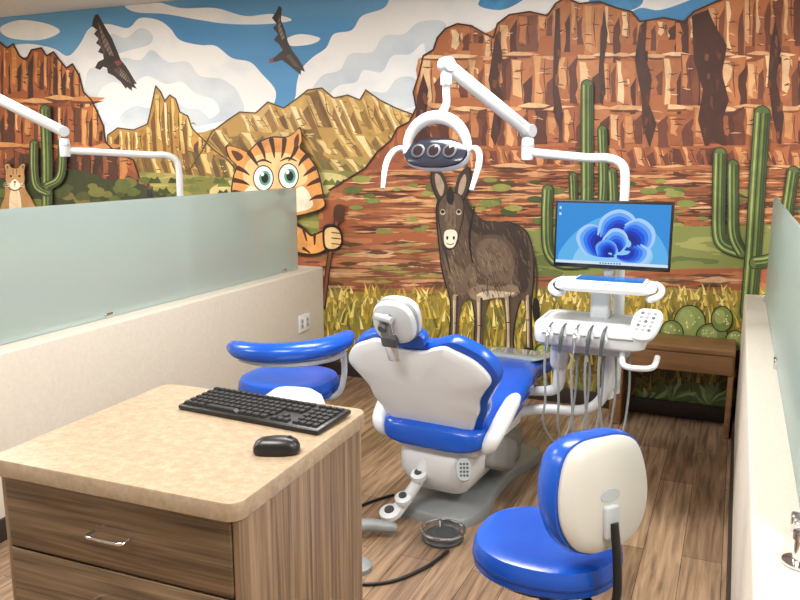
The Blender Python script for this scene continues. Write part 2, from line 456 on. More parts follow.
# --- rock formations
rk = G('rock_formations')
tanm = noise_mat('mural_tan_rock', ['967040', 'b6914f', 'ccaa66'], scale=(3, 1, 2), nscale=1.6, detail=3, dist=.8, rough=.55, const=True)
redm = noise_mat('mural_red_rock', ['80442a', '9c5630', 'b26b3c'], scale=(3, 1, 1.7), nscale=1.5, detail=3, dist=.8, rough=.55, const=True)
mesam = noise_mat('mural_mesa_rock', ['8c4f32', 'a9653e', 'bd7c4e'], scale=(3, 1, 1.3), nscale=1.5, detail=3, dist=.8, rough=.55, const=True)
slopem = noise_mat('mural_slope_rock', ['80462c', '9c5837', 'b07047'], scale=(1.2, 1, 6), nscale=1.4, detail=3, dist=.6, rough=.55, const=True)
M2 = [(190, 170), (203, 150), (212, 132), (228, 120), (240, 112), (256, 113), (268, 102), (284, 108), (298, 98), (308, 90), (322, 88), (334, 98), (348, 95), (360, 100), (366, 90), (380, 100), (396, 108), (412, 114), (430, 128), (470, 150), (470, 215), (190, 215)]
rk.poly(M2, tanm)
sl2 = M2[:-2]
tier(rk, 200, 440, lambda x: interp(sl2, x)+1, lambda x: 136+.04*(x-300)+U(-8, 6), 8, 17, ['e8d09a', 'dfc184', 'f0dcae'], ['c9a45f', 'be9650', 'cfac6a'], ['866234', '967240', '6f5030'], lean=.4, crack='7a5a30', darkp=.14)
tier(rk, 195, 450, lambda x: 136+U(-8, 6), lambda x: 158, 12, 22, ['dfc58c', 'e6d09c'], ['b8944e', 'c4a05c'], ['84683a', '76562f'], lean=.6, crack='7a5a30', darkp=.14)
tier(rk, 195, 450, lambda x: 157+U(-6, 6), lambda x: 178, 14, 26, ['d3bd80', 'dbc790'], ['a68e4c', 'b09856'], ['77683a', '6e6a38'], lean=.7, crack='7a5a30', darkp=.1)
M1 = [(105, 190), (108, 135), (118, 128), (134, 130), (148, 124), (152, 105), (156, 86), (161, 92), (165, 101), (170, 95), (176, 99), (180, 112), (188, 116), (192, 128), (202, 138), (214, 150), (228, 160), (238, 172), (246, 190), (246, 215), (105, 215)]
rk.poly(M1, tanm)
sl1 = M1[1:-3]
tier(rk, 109, 238, lambda x: interp(sl1, x)+1, lambda x: 156+U(-4, 6)+max(0, x-200)*.4, 6, 12, ['ecd08a', 'dfbe72', 'f1dda4'], ['c0924a', 'b0833e', 'c8a05c'], ['73502a', '855f31', '5c3c20'], lean=.05, crack='5d4022', darkp=.2)
tier(rk, 104, 246, lambda x: max(interp(sl1, x)+2, 152+U(-4, 4)), lambda x: 186, 10, 18, ['e0c27e', 'd5b26a'], ['a88448', '94743c'], ['655630', '735428'], lean=.3, crack='5d4022')
for P in (M1[:-2], M2[:-2]): rk.segs(P, 1.3, '4b3520')
GP = [(-500, 178), (90, 176), (150, 172), (230, 178), (300, 168), (360, 172), (470, 182), (700, 190), (2200, 120), (2200, 500), (-500, 500)]
rk.poly(GP, noise_mat('mural_plain', ['5f6532', '7c7c3e', '98924e', 'b0a662'], scale=(.8, 1, 7), nscale=1.6, detail=3, dist=.5, const=True, rough=.55))
rk.poly([(210, 190), (240, 178), (300, 172), (345, 176), (352, 196), (320, 204), (230, 204)], 'cdbf80', True)
for i in range(70):
    x = U(95, 450); y = U(176, 200)
    rk.poly([(x-6, y+3), (x-3, y-3), (x+1, y-1), (x+4, y-4), (x+8, y+3)], random.choice(['3c4523', '56602c', '2f3a1e', '6e7438']))
ML = [(-500, 40), (-60, 40), (-30, 55), (0, 42), (8, 48), (14, 44), (20, 56), (27, 60), (32, 50), (42, 48), (47, 56), (54, 52), (60, 60), (67, 68), (73, 64), (80, 76), (84, 92), (92, 100), (98, 112), (104, 126), (106, 142), (116, 152), (134, 160), (140, 178), (150, 215), (-500, 240)]
rk.poly(ML, redm)
sll = ML[:-2]
LR = dict(lit=['dc9c60', 'c8864c', 'e4b27a'], mid=['a85e32', '99542c', 'b26c38'], dark=['45271c', '552f22', '653a28'])
tier(rk, -380, 106, lambda x: interp(sll, x)+1, lambda x: max(interp(sll, x)+12, 96+U(-6, 8)+max(0, x-50)*.3), 6, 13, LR['lit'], LR['mid'], LR['dark'], crack='2f1a12', darkp=.3)
ledge(rk, -380, 90, lambda x: 100, ['dba46a', 'c98b55'], ['5a3020', '6a3a26'], 5)
tier(rk, -380, 118, lambda x: max(interp(sll, x)+3, 104+U(-3, 5)), lambda x: 142+U(-4, 4), 8, 16, LR['lit'], LR['mid'], LR['dark'], crack='2f1a12', darkp=.35)
ledge(rk, -380, 118, lambda x: 146, ['c0804a', 'c98b55'], ['4a2a1c', '6a3a26'], 5)
tier(rk, -380, 142, lambda x: max(interp(sll, x)+3, 150+U(-3, 5)), lambda x: 182+U(-4, 4), 10, 20, ['b07240', 'bd7e4a'], ['884c2c', '77432a'], ['3b221a', '4a2b1e'], crack='2f1a12', darkp=.35)
rk.segs(ML[3:-2], 1.5, '2a1a14')
rk.poly([(-300, 190), (0, 178), (40, 174), (80, 170), (110, 180), (150, 188), (158, 230), (-300, 260)], '353c20', True)
for i in range(90):
    x = U(-120, 150); y = U(180, 225); r = U(4, 9)
    rk.poly([(x+r*a*U(.8, 1.1), y+r*.6*c) for a, c in circ(1, n=9)], random.choice(['465028', '5b6430', '2b331c', '6f7038', '7a6638']), True, 2)
MR = [(330, 190), (350, 178), (366, 168), (378, 152), (392, 140), (398, 128), (410, 122), (417, 108), (414, 92), (420, 74), (424, 56), (434, 50), (438, 38), (446, 29), (458, 24), (472, 26), (484, 33), (494, 38), (498, 24), (510, 15), (530, 12), (548, 16), (556, 4), (566, -2), (580, 4), (600, 2), (616, 8), (632, 12), (640, 22), (664, 18), (684, 22), (694, 12), (716, 2), (745, -8), (800, -16), (1000, -60), (1400, -160), (2200, -300), (2200, 420), (330, 260)]
rk.poly(MR, mesam)
slr = [(350, 178), (366, 168), (378, 152), (392, 140), (398, 128), (410, 122), (417, 100)]+MR[9:38]
sk = lambda x: interp(slr, x)+1
MC = dict(lit=['e4bc90', 'd8a879', 'cf9765', 'ecca9f'], mid=['b97548', 'aa673e', 'c07f50', 'b06e44'], dark=['5c3022', '6e3d2b', '4e281d', '7c4832'])
tier(rk, 420, 1500, sk, lambda x: max(sk(x)+14, 50+U(-12, 12)), 8, 22, MC['lit'], MC['mid'], MC['dark'], darkp=.2)
ledge(rk, 422, 1500, lambda x: 56, ['e6c298', 'd6a67a'], ['6c3b29', '80492f'], 4)
tier(rk, 419, 1500, lambda x: 58+U(-5, 5), lambda x: 108+U(-12, 10), 12, 30, MC['lit'], MC['mid'], MC['dark'], darkp=.2)
ledge(rk, 418, 1500, lambda x: 108, ['e0b888', 'd09e70'], ['633424', '80492f'], 5)
tier(rk, 404, 1500, lambda x: max(sk(x)+2, 110+U(-6, 6)), lambda x: 146+U(-5, 5), 14, 32, ['d39c6a', 'dbab7a', 'c58957'], ['a66440', 'af7047', '995837'], ['552c20', '693928'], darkp=.24)
SH = '45241b'
for pts in ([(496, 36), (500, 30), (503, 60), (498, 80), (505, 104), (501, 130), (496, 146), (491, 136), (495, 110), (489, 80)],
            [(640, 26), (647, 20), (645, 54), (652, 80), (649, 104), (657, 124), (650, 148), (643, 128), (642, 100), (635, 60)],
            [(692, 16), (708, 10), (715, 26), (727, 46), (722, 74), (729, 100), (722, 122), (728, 148), (712, 140), (706, 150), (698, 120), (703, 90), (694, 60)],
            [(418, 96), (424, 74), (429, 90), (426, 112), (431, 132), (430, 146), (414, 144), (416, 122)],
            [(556, 10), (560, 8), (561, 50), (557, 80), (563, 110), (561, 132), (555, 118), (553, 90), (554, 55)],
            [(604, 10), (608, 34), (604, 64), (606, 94), (601, 104), (599, 70)],
            [(775, 20), (781, 50), (776, 80), (784, 116), (780, 150), (773, 120), (768, 80), (770, 48)]):
    rk.poly(pts, SH)
    for k in range(12):
        a = random.choice(pts); b_ = random.choice(pts); t = U(.2, .8); x, y = a[0]+(b_[0]-a[0])*t, a[1]+(b_[1]-a[1])*t
        if inside(x, y, pts): rk.add([(x, y), (x+U(2, 4), y+1), (x+U(1, 3), y+U(6, 14)), (x-U(0, 1), y+U(4, 9))], random.choice(['6a3b2a', '34190f', '7b4730', '5a3022']))
rk.segs(MR[:36], 1.6, '3a2018')
SL = [(320, 205), (345, 182), (400, 160), (440, 148), (500, 150), (560, 146), (620, 150), (700, 146), (800, 144), (1200, 136), (2200, 120), (2200, 480), (320, 300)]
rk.poly(SL, slopem)
tier(rk, 405, 1500, lambda x: 148+U(-3, 3), lambda x: 170+U(-4, 5), 12, 26, ['cf966a', 'c28756'], ['a1603a', '945433'], ['5f3123', '6e3c2a'], lean=.2, darkp=.18)
bands(rk, SL, 950, ['c38d5e', 'a2633c', '824a30', '5f3424', 'cf9f70', 'ab6b42', '935536'], 18, 70, 2, 6, (335, 165, 900, 245))
bands(rk, SL, 200, ['4d2e1e', '6c3e2a', 'd8aa7c'], 14, 46, 1.2, 2.6, (335, 168, 900, 245))
for i in range(110):
    x = U(345, 880); y = U(178, 240); r = U(3, 8)
    if inside(x, y, SL): rk.poly([(x+r*1.5*a*U(.8, 1.1), y+r*.5*c) for a, c in circ(1, n=8)], random.choice(['5d6a30', '788040', '414c24', '8e8e48']), True, 2)
rk.done()

# --- ground, grass
gr = G('ground_and_grass')
gr.poly([(-500, 240), (300, 236), (420, 232), (520, 236), (700, 232), (2200, 200), (2200, 900), (-500, 700)], slopem)
gr.poly([(478, 236), (520, 230), (600, 224), (700, 226), (1100, 220), (1100, 262), (700, 268), (600, 274), (540, 276), (500, 262)], noise_mat('mural_meadow', ['606a36', '7c8244', '969656'], scale=(1.2, 1, 7), nscale=2, const=True, rough=.55), True)
PG = [(300, 236), (480, 236), (540, 276), (760, 268), (760, 310), (300, 310)]
bands(gr, PG, 420, ['a86e4a', '7c4a34', 'bb8d64', '62402c', '8e593c', 'cca27c'], 20, 70, 2, 6, (302, 238, 755, 300))
bands(gr, PG, 120, ['53402a', '7b6a3a', '97884c'], 12, 36, 2, 5, (302, 244, 755, 300))
gr.poly([(-500, 292), (325, 290), (420, 293), (560, 288), (740, 290), (2200, 265), (2200, 900), (-500, 700)], noise_mat('mural_grass_base', ['70602a', '978236', 'bca042'], scale=(7, 1, 2.5), nscale=2.2, detail=3, dist=1, const=True, rough=.55))
for (y0, dy, n, cols) in [(300, 13, 420, ['e4ca68', 'cdac46', 'eedc92', 'a88e3c', '857a3a']), (322, 20, 480, ['d8bc52', 'bc9c3a', 'ecdc88', '84803a', '666430', '98923f']), (350, 25, 420, ['bfa246', '928636', 'ddc868', '585c2c', '6e6a30'])]:
    for i in range(n):
        x = U(300, 800); y = y0+U(-7, 9); h = U(.5, 1)*dy; d = U(-7, 7)
        gr.add([(x-1.6, y), (x+d*.4-.6, y-h*.6), (x+d, y-h), (x+d*.4+1.1, y-h*.55), (x+1.8, y)], random.choice(cols))
gr.poly([(-500, 352), (325, 348), (450, 356), (560, 350), (650, 360), (760, 352), (2200, 340), (2200, 900), (-500, 700)], noise_mat('mural_understory', ['33290f', '54461f', '7a6a30', '4a5628'], scale=(6, 1, 4), nscale=2.4, const=True, dist=1, rough=.55))
for i in range(300):
    x = U(320, 790); y = U(360, 420); h = U(10, 24); d = U(-8, 8)
    gr.add([(x-1.5, y), (x+d, y-h), (x+1.8, y)], random.choice(['9c8a3c', '6b783a', 'c9aa50', '474620']))
gr.done()

# --- cacti
cc = G('saguaro_cacti')
C0, C1, C2, C3 = '566834', '738545', '2f3d1e', '9aa563'
def limb(pts, w):
    cc.stroke(pts, w+2.2, '222c17'); cc.stroke(pts, w, C0)
    for f, c, ww in ((-.3, C3, .14), (-.08, C2, .09), (.10, C1, .10), (.24, C2, .1), (.4, C2, .16)):
        q = []
        for i, p in enumerate(pts):
            a = pts[max(i-1, 0)]; d = pts[min(i+1, len(pts)-1)]
            T = Vector((d[0]-a[0], d[1]-a[1])).normalized()
            q.append((p[0]-T.y*f*w, p[1]+T.x*f*w))
        cc.stroke(q, max(w*ww, .8), c)
limb([(738, 250), (724, 244), (719, 232), (719, 195), (720, 154)], 12)
limb([(742, 252), (734, 235), (733, 205), (733, 165)], 10)
limb([(748, 312), (753, 255), (757, 190), (762, 114)], 15)
limb([(755, 262), (772, 258), (783, 240), (788, 205), (793, 172)], 11)
limb([(586, 262), (588, 200), (588, 150), (588, 86)], 11)
limb([(588, 215), (601, 208), (604, 190), (604, 162), (603, 130)], 8)
limb([(588, 235), (610, 228), (614, 205), (613, 172)], 8)
limb([(586, 262), (562, 262), (550, 250), (548, 220), (549, 190)], 10)
limb([(588, 262), (576, 240), (575, 200), (574, 176)], 7)
limb([(50, 205), (50, 160), (49, 130), (48, 110)], 9)
limb([(50, 192), (40, 186), (37, 170), (37, 144)], 7)
limb([(50, 186), (61, 180), (65, 167), (65, 142)], 7)
limb([(-70, 260), (-70, 200), (-72, 120)], 14); limb([(-70, 210), (-92, 200), (-94, 160)], 9)
for x, y, r1, r2 in ((690, 322, 15, 17), (712, 335, 15, 12), (672, 332, 11, 12), (722, 318, 10, 12), (700, 345, 12, 8), (662, 345, 10, 8), (735, 340, 9, 10), (563, 345, 9, 8), (545, 350, 8, 7)):
    o = [(x+r1*a, y+r2*q) for a, q in circ(1, n=14)]
    cc.poly([(x+(r1+1.2)*a, y+(r2+1.2)*q) for a, q in circ(1, n=14)], '232c18', True, 2); cc.poly(o, random.choice(['7c8f48', '677c3c', '8fa05a']), True, 2)
    cc.poly([(x-r1*.2+r1*.55*a, y-r2*.2+r2*.6*q) for a, q in circ(1, n=12)], 'a3b06a', True, 2)
    for i in range(9):
        a = U(0, 6.28); d = U(.2, .8); cc.poly([(x+r1*d*math.cos(a)+dx, y+r2*d*math.sin(a)+dy) for dx, dy in ((-1, 0), (0, -1), (1, 0), (0, 1))], 'e9e2b0')
for bx, by in ((675, 400), (712, 404), (650, 408)):
    for i in range(13):
        a = math.radians(-170+i*13.3); l = U(20, 32)
        ex, ey = bx+l*math.cos(a), by+l*math.sin(a)*.9
        nx, ny = -math.sin(a)*3, math.cos(a)*3
        cc.poly([(bx-nx, by-ny), ((bx+ex)/2-nx*1.3, (by+ey)/2-ny*1.3), (ex, ey), ((bx+ex)/2+nx*1.3, (by+ey)/2+ny*1.3), (bx+nx, by+ny)], random.choice(['7a9460', '9cb478', '566f44']))
cc.done()

# --- mountain lion, far left
ml = G('mountain_lion')
ml.poly([(10, 186), (8, 196), (5, 214), (38, 214), (35, 200), (29, 190), (26, 184)], 'a87f50', True)
ml.poly([(14, 190), (22, 190), (24, 212), (13, 212)], 'dcc8a6', True)
lh = [(9, 180), (9, 172), (8, 165), (12, 164), (15, 168), (21, 168), (25, 164), (28, 165), (27, 172), (27.5, 180), (24, 187), (18, 190), (12, 187)]
ml.poly([(18+(x-18)*1.1, 177+(y-177)*1.07) for x, y in lh], '3a2a1c', True); ml.poly(lh, 'b98f5e', True)
ml.poly([(13, 184), (18, 179), (23, 184), (22, 188), (18, 189.5), (14, 188)], 'f1e6d2', True)
for x, y in ((10.6, 167), (26, 167)): ml.poly([(x-1.2, y-1), (x+1.2, y-1), (x, y+2)], '5c4630')
for x in (14, 22.5): ml.poly([(x-1.6, 176), (x, 174.6), (x+1.6, 176), (x, 177.4)], '20160f')
ml.poly([(16.4, 181), (19.8, 181), (18.1, 184)], '5c3226'); ml.stroke([(18, 184), (18, 186)], .7, '3a2a1c')
for s_ in (-1, 1):
    for k in range(3): ml.stroke([(18+s_*4, 184+k), (18+s_*10, 182.5+k*2)], [.5, .2], 'f3ead8', cap=False)
ml.stroke([(16, 169), (16.5, 174)], .8, '6b4c2c'); ml.stroke([(20, 169), (19.5, 174)], .8, '6b4c2c')
ml.done()

# --- donkey
dk = G('donkey')
D0, D1, D2, D3, DL = '574639', '3b2e27', '6d5a49', '8a745e', 'd2c2a6'
INK = '1d1613'
body = [(439, 206), (440, 232), (442, 250), (444, 268), (448, 284), (452, 298), (453, 318), (451, 338), (449, 352), (452, 357), (460, 357), (460, 340), (461, 318), (465, 303), (473, 299), (477, 318), (476, 340), (474, 356), (477, 361), (486, 361), (485, 342), (486, 318), (491, 299), (500, 295), (506, 312), (507, 334), (506, 350), (508, 356), (515, 356), (514, 336), (517, 314), (523, 298), (528, 312), (527, 340), (528, 350), (533, 350), (532, 330), (532, 300), (534, 280), (534, 256), (530, 238), (523, 228), (508, 222), (494, 222), (482, 219), (474, 209), (468, 198), (458, 192), (446, 196)]
dk.poly([(x+(1.4 if x > 488 else -1.4), y-.8) for x, y in body], INK, True, 4)
dk.poly(body, D0, True, 4)
dk.poly([(466, 200), (478, 214), (490, 222), (506, 222), (521, 227), (529, 240), (531, 262), (530, 284), (524, 292), (519, 280), (519, 256), (510, 240), (496, 234), (480, 234), (470, 224)], D1, True)
dk.poly([(478, 244), (490, 238), (506, 242), (514, 256), (515, 272), (508, 282), (492, 280), (482, 268), (478, 256)], D2, True)
dk.poly([(446, 250), (456, 262), (466, 268), (474, 262), (478, 276), (474, 290), (460, 294), (451, 284)], D2, True)
dk.poly([(470, 290), (482, 284), (500, 286), (514, 284), (522, 290), (514, 296), (500, 297), (486, 299), (474, 298)], D3, True)
dk.poly([(478, 294), (490, 290), (506, 291), (516, 292), (508, 296), (494, 297), (484, 299)], DL, True)
random.seed(11)
for i in range(420):
    x = U(442, 530); y = U(200, 294)
    if inside(x, y, body):
        dark = (x > 514 or y < 234 or x < 446)
        c = random.choice([D1, D1, D2]) if dark else random.choice([D0, D2, D3, D1, D3 if y > 255 else D0])
        dk.stroke([(x, y), (x+U(1, 4), y+U(4, 9))], [1.0, .3], c, cap=False)
for x0, y0, x1, y1, w in ((457, 296, 455, 352, 5.5), (481, 298, 480, 355, 6), (509, 296, 510.5, 351, 6), (529, 296, 530, 346, 3.6)):
    dk.stroke([(x0, y0), ((x0+x1)/2+.5, (y0+y1)/2), (x1, y1)], [w, w*.65, w*.9], 'ad9778')
    dk.stroke([(x0-1.4, y0+4), ((x0+x1)/2-.8, (y0+y1)/2), (x1-1, y1-3)], [1.2, .8, 1.2], DL)
    dk.stroke([(x0+2.0, y0), ((x0+x1)/2+1.8, (y0+y1)/2), (x1+1.6, y1)], [2.4, 1.3, 1.8], D1)
    dk.stroke([(x1-2.4, y1+2), (x1+3.6, y1+3)], 4, '2a211c')
    dk.stroke([(x0-1, (y0+y1)/2-2), (x0+3, (y0+y1)/2-2)], 1, D1)
dk.stroke([(476, 206), (471, 236), (474, 262)], [1.2, 2.4, 1], INK)
dk.stroke([(533, 246), (538, 270), (537, 300)], [2.5, 2, 1.2], D1); dk.poly([(535, 298), (540, 300), (541, 318), (536, 320), (534, 310)], INK, True)
dk.stroke([(442, 225), (447, 250), (452, 272)], [1, 3, 1], D1)
for i in range(12): dk.stroke([(464+i*.9, 196+i*1.6), (468+i*.9, 194+i*1.6)], [1.4, .4], INK, cap=False)
for s, pts, inn in ((0, [(443, 201), (437, 192), (434, 180), (435, 169), (440, 168), (446, 176), (450, 188), (451, 198)], [(443, 196), (438, 186), (437, 174), (442, 176), (446, 186)]),
                    (1, [(456, 198), (457, 186), (461, 174), (467, 168), (471, 171), (471, 183), (467, 194), (462, 202)], [(460, 196), (461, 184), (466, 174), (468, 180), (465, 192)])):
    dk.poly([(452+(x-452)*1.1, 185+(y-185)*1.07) for x, y in pts], INK, True); dk.poly(pts, D1, True); dk.poly(inn, 'a8917c', True)
head = [(444, 198), (450, 193), (457, 193), (463, 198), (465, 208), (463.5, 220), (460.5, 231), (459, 240), (455, 247), (449, 248), (445, 243), (443, 232), (441, 220), (440.5, 207)]
dk.poly([(452.5+(x-452.5)*1.1, 220+(y-220)*1.04) for x, y in head], INK, True)
dk.poly(head, D0, True); dk.poly([(449.5, 200), (456, 200), (457.5, 216), (456, 230), (449, 230), (447, 216)], D2, True)
for i in range(30):
    x = U(446, 459); y = U(199, 226); dk.stroke([(x, y), (x+U(-.5, .5), y+U(3, 5))], [.8, .2], random.choice([D1, D3, D0]), cap=False)
dk.poly([(446, 233), (449, 229.5), (456, 229.5), (459, 234), (458, 241), (455, 246.5), (449.5, 247), (446, 242)], 'e6dcc9', True)
for x, t in ((444.5, -1), (460.5, 1)):
    dk.poly([(x-2.6, 211), (x, 208.6), (x+2.6, 211), (x+1.8, 214.2), (x-1.8, 214.2)], 'c3b195', True); dk.poly([(x-2, 211.2), (x, 209.6), (x+2, 211.4), (x, 213.2)], '0e0b0a', True)
for x in (449, 455.6): dk.poly([(x-1.2, 237), (x, 235.5), (x+1.2, 237), (x, 239.6)], '1c1412', True)
dk.stroke([(448.5, 243), (452, 244), (455.5, 243)], .9, '5a4a40')
dk.poly([(448, 196), (452, 186), (456, 196), (454, 204), (450, 203)], INK, True)
dk.done()

# --- cartoon bobcat
bc = G('cartoon_bobcat')
O0, O1, O2, BK = 'dd9a54', 'f0c88e', 'c57a30', '2a1a12'
hd = [(238, 210), (235, 192), (237, 176), (240, 166), (233, 158), (230, 147), (240, 148), (251, 152), (260, 144), (274, 138), (288, 138), (296, 134), (302, 129), (304, 140), (302, 148), (310, 156), (318, 168), (322, 180), (325, 196), (326, 206), (312, 212), (290, 216), (260, 216)]
bc.poly([(278+(x-278)*1.035, 172+(y-172)*1.04) for x, y in hd], BK, True); bc.poly(hd, O0, True)
bc.poly([(250, 162), (264, 154), (288, 153), (304, 162), (310, 178), (300, 186), (256, 188), (246, 178)], O1, True)
bc.poly([(248, 210), (246, 194), (254, 186), (266, 193), (280, 196), (294, 192), (304, 186), (312, 194), (313, 208), (280, 214)], 'f6e8d0', True)
for s in ([(262, 144), (266, 152), (268, 160)], [(274, 140), (276, 150), (277, 158)], [(287, 140), (286, 150), (284, 158)], [(252, 153), (257, 160), (261, 166)], [(299, 147), (296, 154), (291, 161)],
          [(237, 180), (246, 182), (252, 185)], [(237, 192), (244, 193), (249, 195)], [(317, 168), (311, 172), (306, 176)], [(321, 180), (314, 183), (309, 186)], [(325, 196), (318, 197), (312, 200)], [(309, 156), (304, 161), (301, 166)], [(241, 168), (247, 171), (252, 175)]):
    bc.stroke(s, [5, 3.4, .8], '43200f')
bc.poly([(234, 151), (241, 152), (246, 157), (240, 161)], '5c2f16', True); bc.poly([(297, 139), (301, 134), (301, 144), (297, 147)], '5c2f16', True)
for x, y in ((266, 178), (291, 176)):
    for rx, ry, c in ((10.4, 13, BK), (9.3, 11.8, 'fdfdf9'), (5.8, 7.4, '55a58a'), (3.6, 5, '0d1211')):
        dx = 1.5 if rx < 9 else 0
        bc.poly([(x+dx+rx*a, y+ry*q) for a, q in circ(1, n=16)], c, True, 2)
    bc.poly([(x-1+1.8*a, y-4+2*q) for a, q in circ(1, n=10)], 'ffffff', True, 2)
    bc.stroke([(x-8, y-15), (x, y-18), (x+8, y-15)], [1, 2.4, 1], '43200f')
bc.poly([(273, 192), (286, 191), (280, 199)], '3a1c14', True)
bc.stroke([(266, 201), (273, 206), (280, 201), (287, 206), (294, 200)], 1.6, BK)
bc.poly([(273, 206), (280, 203), (287, 206), (284, 211), (276, 211)], '9c3a30', True)
bc.stroke([(342, 207), (338, 226), (331, 262), (326, 306)], [6, 5.5, 5, 4.5], '2b180f'); bc.stroke([(342, 208), (338, 226), (331, 262), (326, 304)], [3.5, 3.5, 3, 2.5], '7a4c2c')
bc.poly([(337, 206), (343, 204), (347, 208), (346, 220), (340, 222), (336, 216)], '4d2c1a', True)
bc.poly([(292, 222), (306, 226), (314, 234), (326, 230), (332, 238), (330, 250), (314, 256), (292, 250)], BK, True)
bc.poly([(292, 225), (305, 229), (314, 236), (325, 232), (330, 239), (328, 248), (314, 253), (292, 247)], O0, True)
for s in ([(306, 229), (309, 240)], [(317, 234), (317, 244)], [(306, 248), (312, 252)]): bc.stroke(s, [3, 1.5], '43200f')
bc.poly([(326, 226), (336, 224), (344, 230), (345, 244), (338, 250), (328, 250), (325, 240)], BK, True)
bc.poly([(328, 229), (336, 227), (342, 232), (343, 243), (337, 248), (329, 247), (327, 239)], O1, True)
for y in (232, 237.5, 243): bc.stroke([(334, y), (343, y+1)], 1, BK)
bc.poly([(252, 212), (294, 212), (298, 250), (294, 300), (254, 300), (248, 250)], O0, True)
bc.poly([(264, 216), (286, 216), (288, 260), (284, 296), (266, 296), (262, 250)], 'f6e3c8', True)
bc.stroke([(264, 296), (262, 340), (258, 360)], [18, 15, 18], O0); bc.stroke([(286, 296), (290, 340), (288, 360)], [18, 15, 18], O0)
bc.done()

# ------------------------------------------------------------------ desk cabinet
dsk = empty('desk_cabinet', (-1.222, 1.508, 0), 1.6)
TX, TY = .340, .322
def rrect(w, h, r, n=6):
    o = []
    for cx_, cy_, a0 in ((w-r, h-r, 0), (-w+r, h-r, 90), (-w+r, -h+r, 180), (w-r, -h+r, 270)):
        for i in range(n+1):
            a = math.radians(a0+90*i/n); o.append((cx_+r*math.cos(a), cy_+r*math.sin(a)))
    return o
puff('desk_top', rrect(TX, TY, .035), [(.992, .868), (1, .871), (1, .906), (.995, .910)], lam, dsk, spl=False)
rbox('carcass', (.63, .575, .80), (0, .005, .465), wood_v, dsk, bev=.004)
rbox('toe_kick', (.60, .54, .07), (0, .005, .035), black, dsk, bev=.002)
rbox('side_panel', (.016, .60, .86), (.320, .0, .437), wood_v, dsk, bev=.002)
rbox('side_panel_b', (.016, .60, .86), (-.320, .0, .437), wood_v, dsk, bev=.002)
for i, (z0, z1) in enumerate(((.69, .860), (.40, .684), (.09, .394))):
    rbox('drawer_front_%d' % (i+1), (.620, .018, z1-z0), (0, -.296, (z0+z1)/2), wood_h, dsk, bev=.002)
    zz = z0+(z1-z0)*.5 if i == 0 else z1-.07
    tube('drawer_pull_%d' % (i+1), [(-.05, -.305, zz), (-.05, -.33, zz), (-.042, -.335, zz), (.042, -.335, zz), (.05, -.33, zz), (.05, -.305, zz)], .004, chrome, dsk, smooth=False, n=10)

# keyboard
kb = empty('computer_keyboard', (-1.14, 1.70, .9115), -3.5)
rbox('keyboard_case', (.456, .168, .014), (0, 0, .009), black, kb, bev=.005, rot=(2, 0, 0))
kv = []; kf = []
def key(x, y, w, d, z=.0165, h=.006):
    o = len(kv)
    z += y*.035
    for s, zz in ((1, z), (.82, z+h)):
        for a, q in ((-1, -1), (1, -1), (1, 1), (-1, 1)): kv.append((x+a*w/2*s, y+q*d/2*s, zz))
    for f in ((4, 5, 6, 7), (0, 1, 5, 4), (1, 2, 6, 5), (2, 3, 7, 6), (3, 0, 4, 7)): kf.append(tuple(o+i for i in f))
for r in range(6):
    y = .062-r*.0235-(.004 if r else 0)
    x = -.211
    if r < 5:
        for i in range(15): key(x+i*.0193, y, .0168, .018 if r else .014)
    else:
        for xx, w in ((-.209, .02), (-.187, .02), (-.164, .02), (-.095, .112), (-.024, .02), (-.001, .02), (.022, .02), (.046, .02)): key(xx, y, w, .018)
    for i in range(3):
        if r in (0, 1, 2) or (r == 5) or (r == 4 and i == 1): key(.083+i*.0193-.003, y, .0168, .018 if r else .014)
    for i in range(4): key(.150+i*.0193, y, .0168, .018 if r else .014)
mk('keys', kv, kf, mat('keycap_black', '1d1e20', .5), kb, smooth=False)
# mouse
ms = empty('computer_mouse', (-.953, 1.472, .9105), -62)
puff('mouse_body', [(0, .055), (.022, .048), (.031, .02), (.029, -.02), (.02, -.05), (0, -.056), (-.02, -.05), (-.029, -.02), (-.031, .02), (-.022, .048)], [(.93, 0), (1, .006), (.99, .016), (.9, .026), (.7, .034), (.4, .038), (.1, .039)], black, ms)
tube('mouse_wheel', [(-.003, .03, .034), (.003, .03, .034)], .007, dgrey, ms, smooth=False)

# ------------------------------------------------------------------ patient dental chair
dc = empty('dental_chair', (-1.12, 3.35, 0), -5)
basecol = mat('cast_base_grey', '92979a', .38, .2)
puff('floor_base', [(.0, -.38), (.16, -.36), (.21, -.2), (.18, .0), (.17, .25), (.21, .45), (.19, .6), (0, .66), (-.17, .6), (-.19, .45), (-.14, .25), (-.15, 0), (-.20, -.2), (-.16, -.36)], [(1, 0), (1, .03), (.97, .045), (.85, .055), (.6, .06)], basecol, dc)
rbox('lift_arm', (.20, .62, .10), (0.05, .13, .17), basecol, dc, bev=.03, rot=(-18, 0, 0))
rbox('lift_arm_cover', (.26, .40, .14), (0.02, .28, .20), basecol, dc, bev=.05, rot=(-20, 0, 0))
rbox('pedestal_side_cover', (.08, .34, .16), (.175, .02, .22), basecol, dc, bev=.035, rot=(-24, 0, 0))
puff('pedestal_housing', rrect(.175, .24, .08), [(.72, .12), (.88, .16), (1, .22), (1, .29), (.97, .33), (.9, .35)], white, dc, loc=(0, -.12, 0), spl=False)
puff('seat_pan', rrect(.22, .30, .08), [(.85, .30), (1, .33), (1.02, .37), (1, .40)], white2, dc, loc=(0, -.05, 0), spl=False)
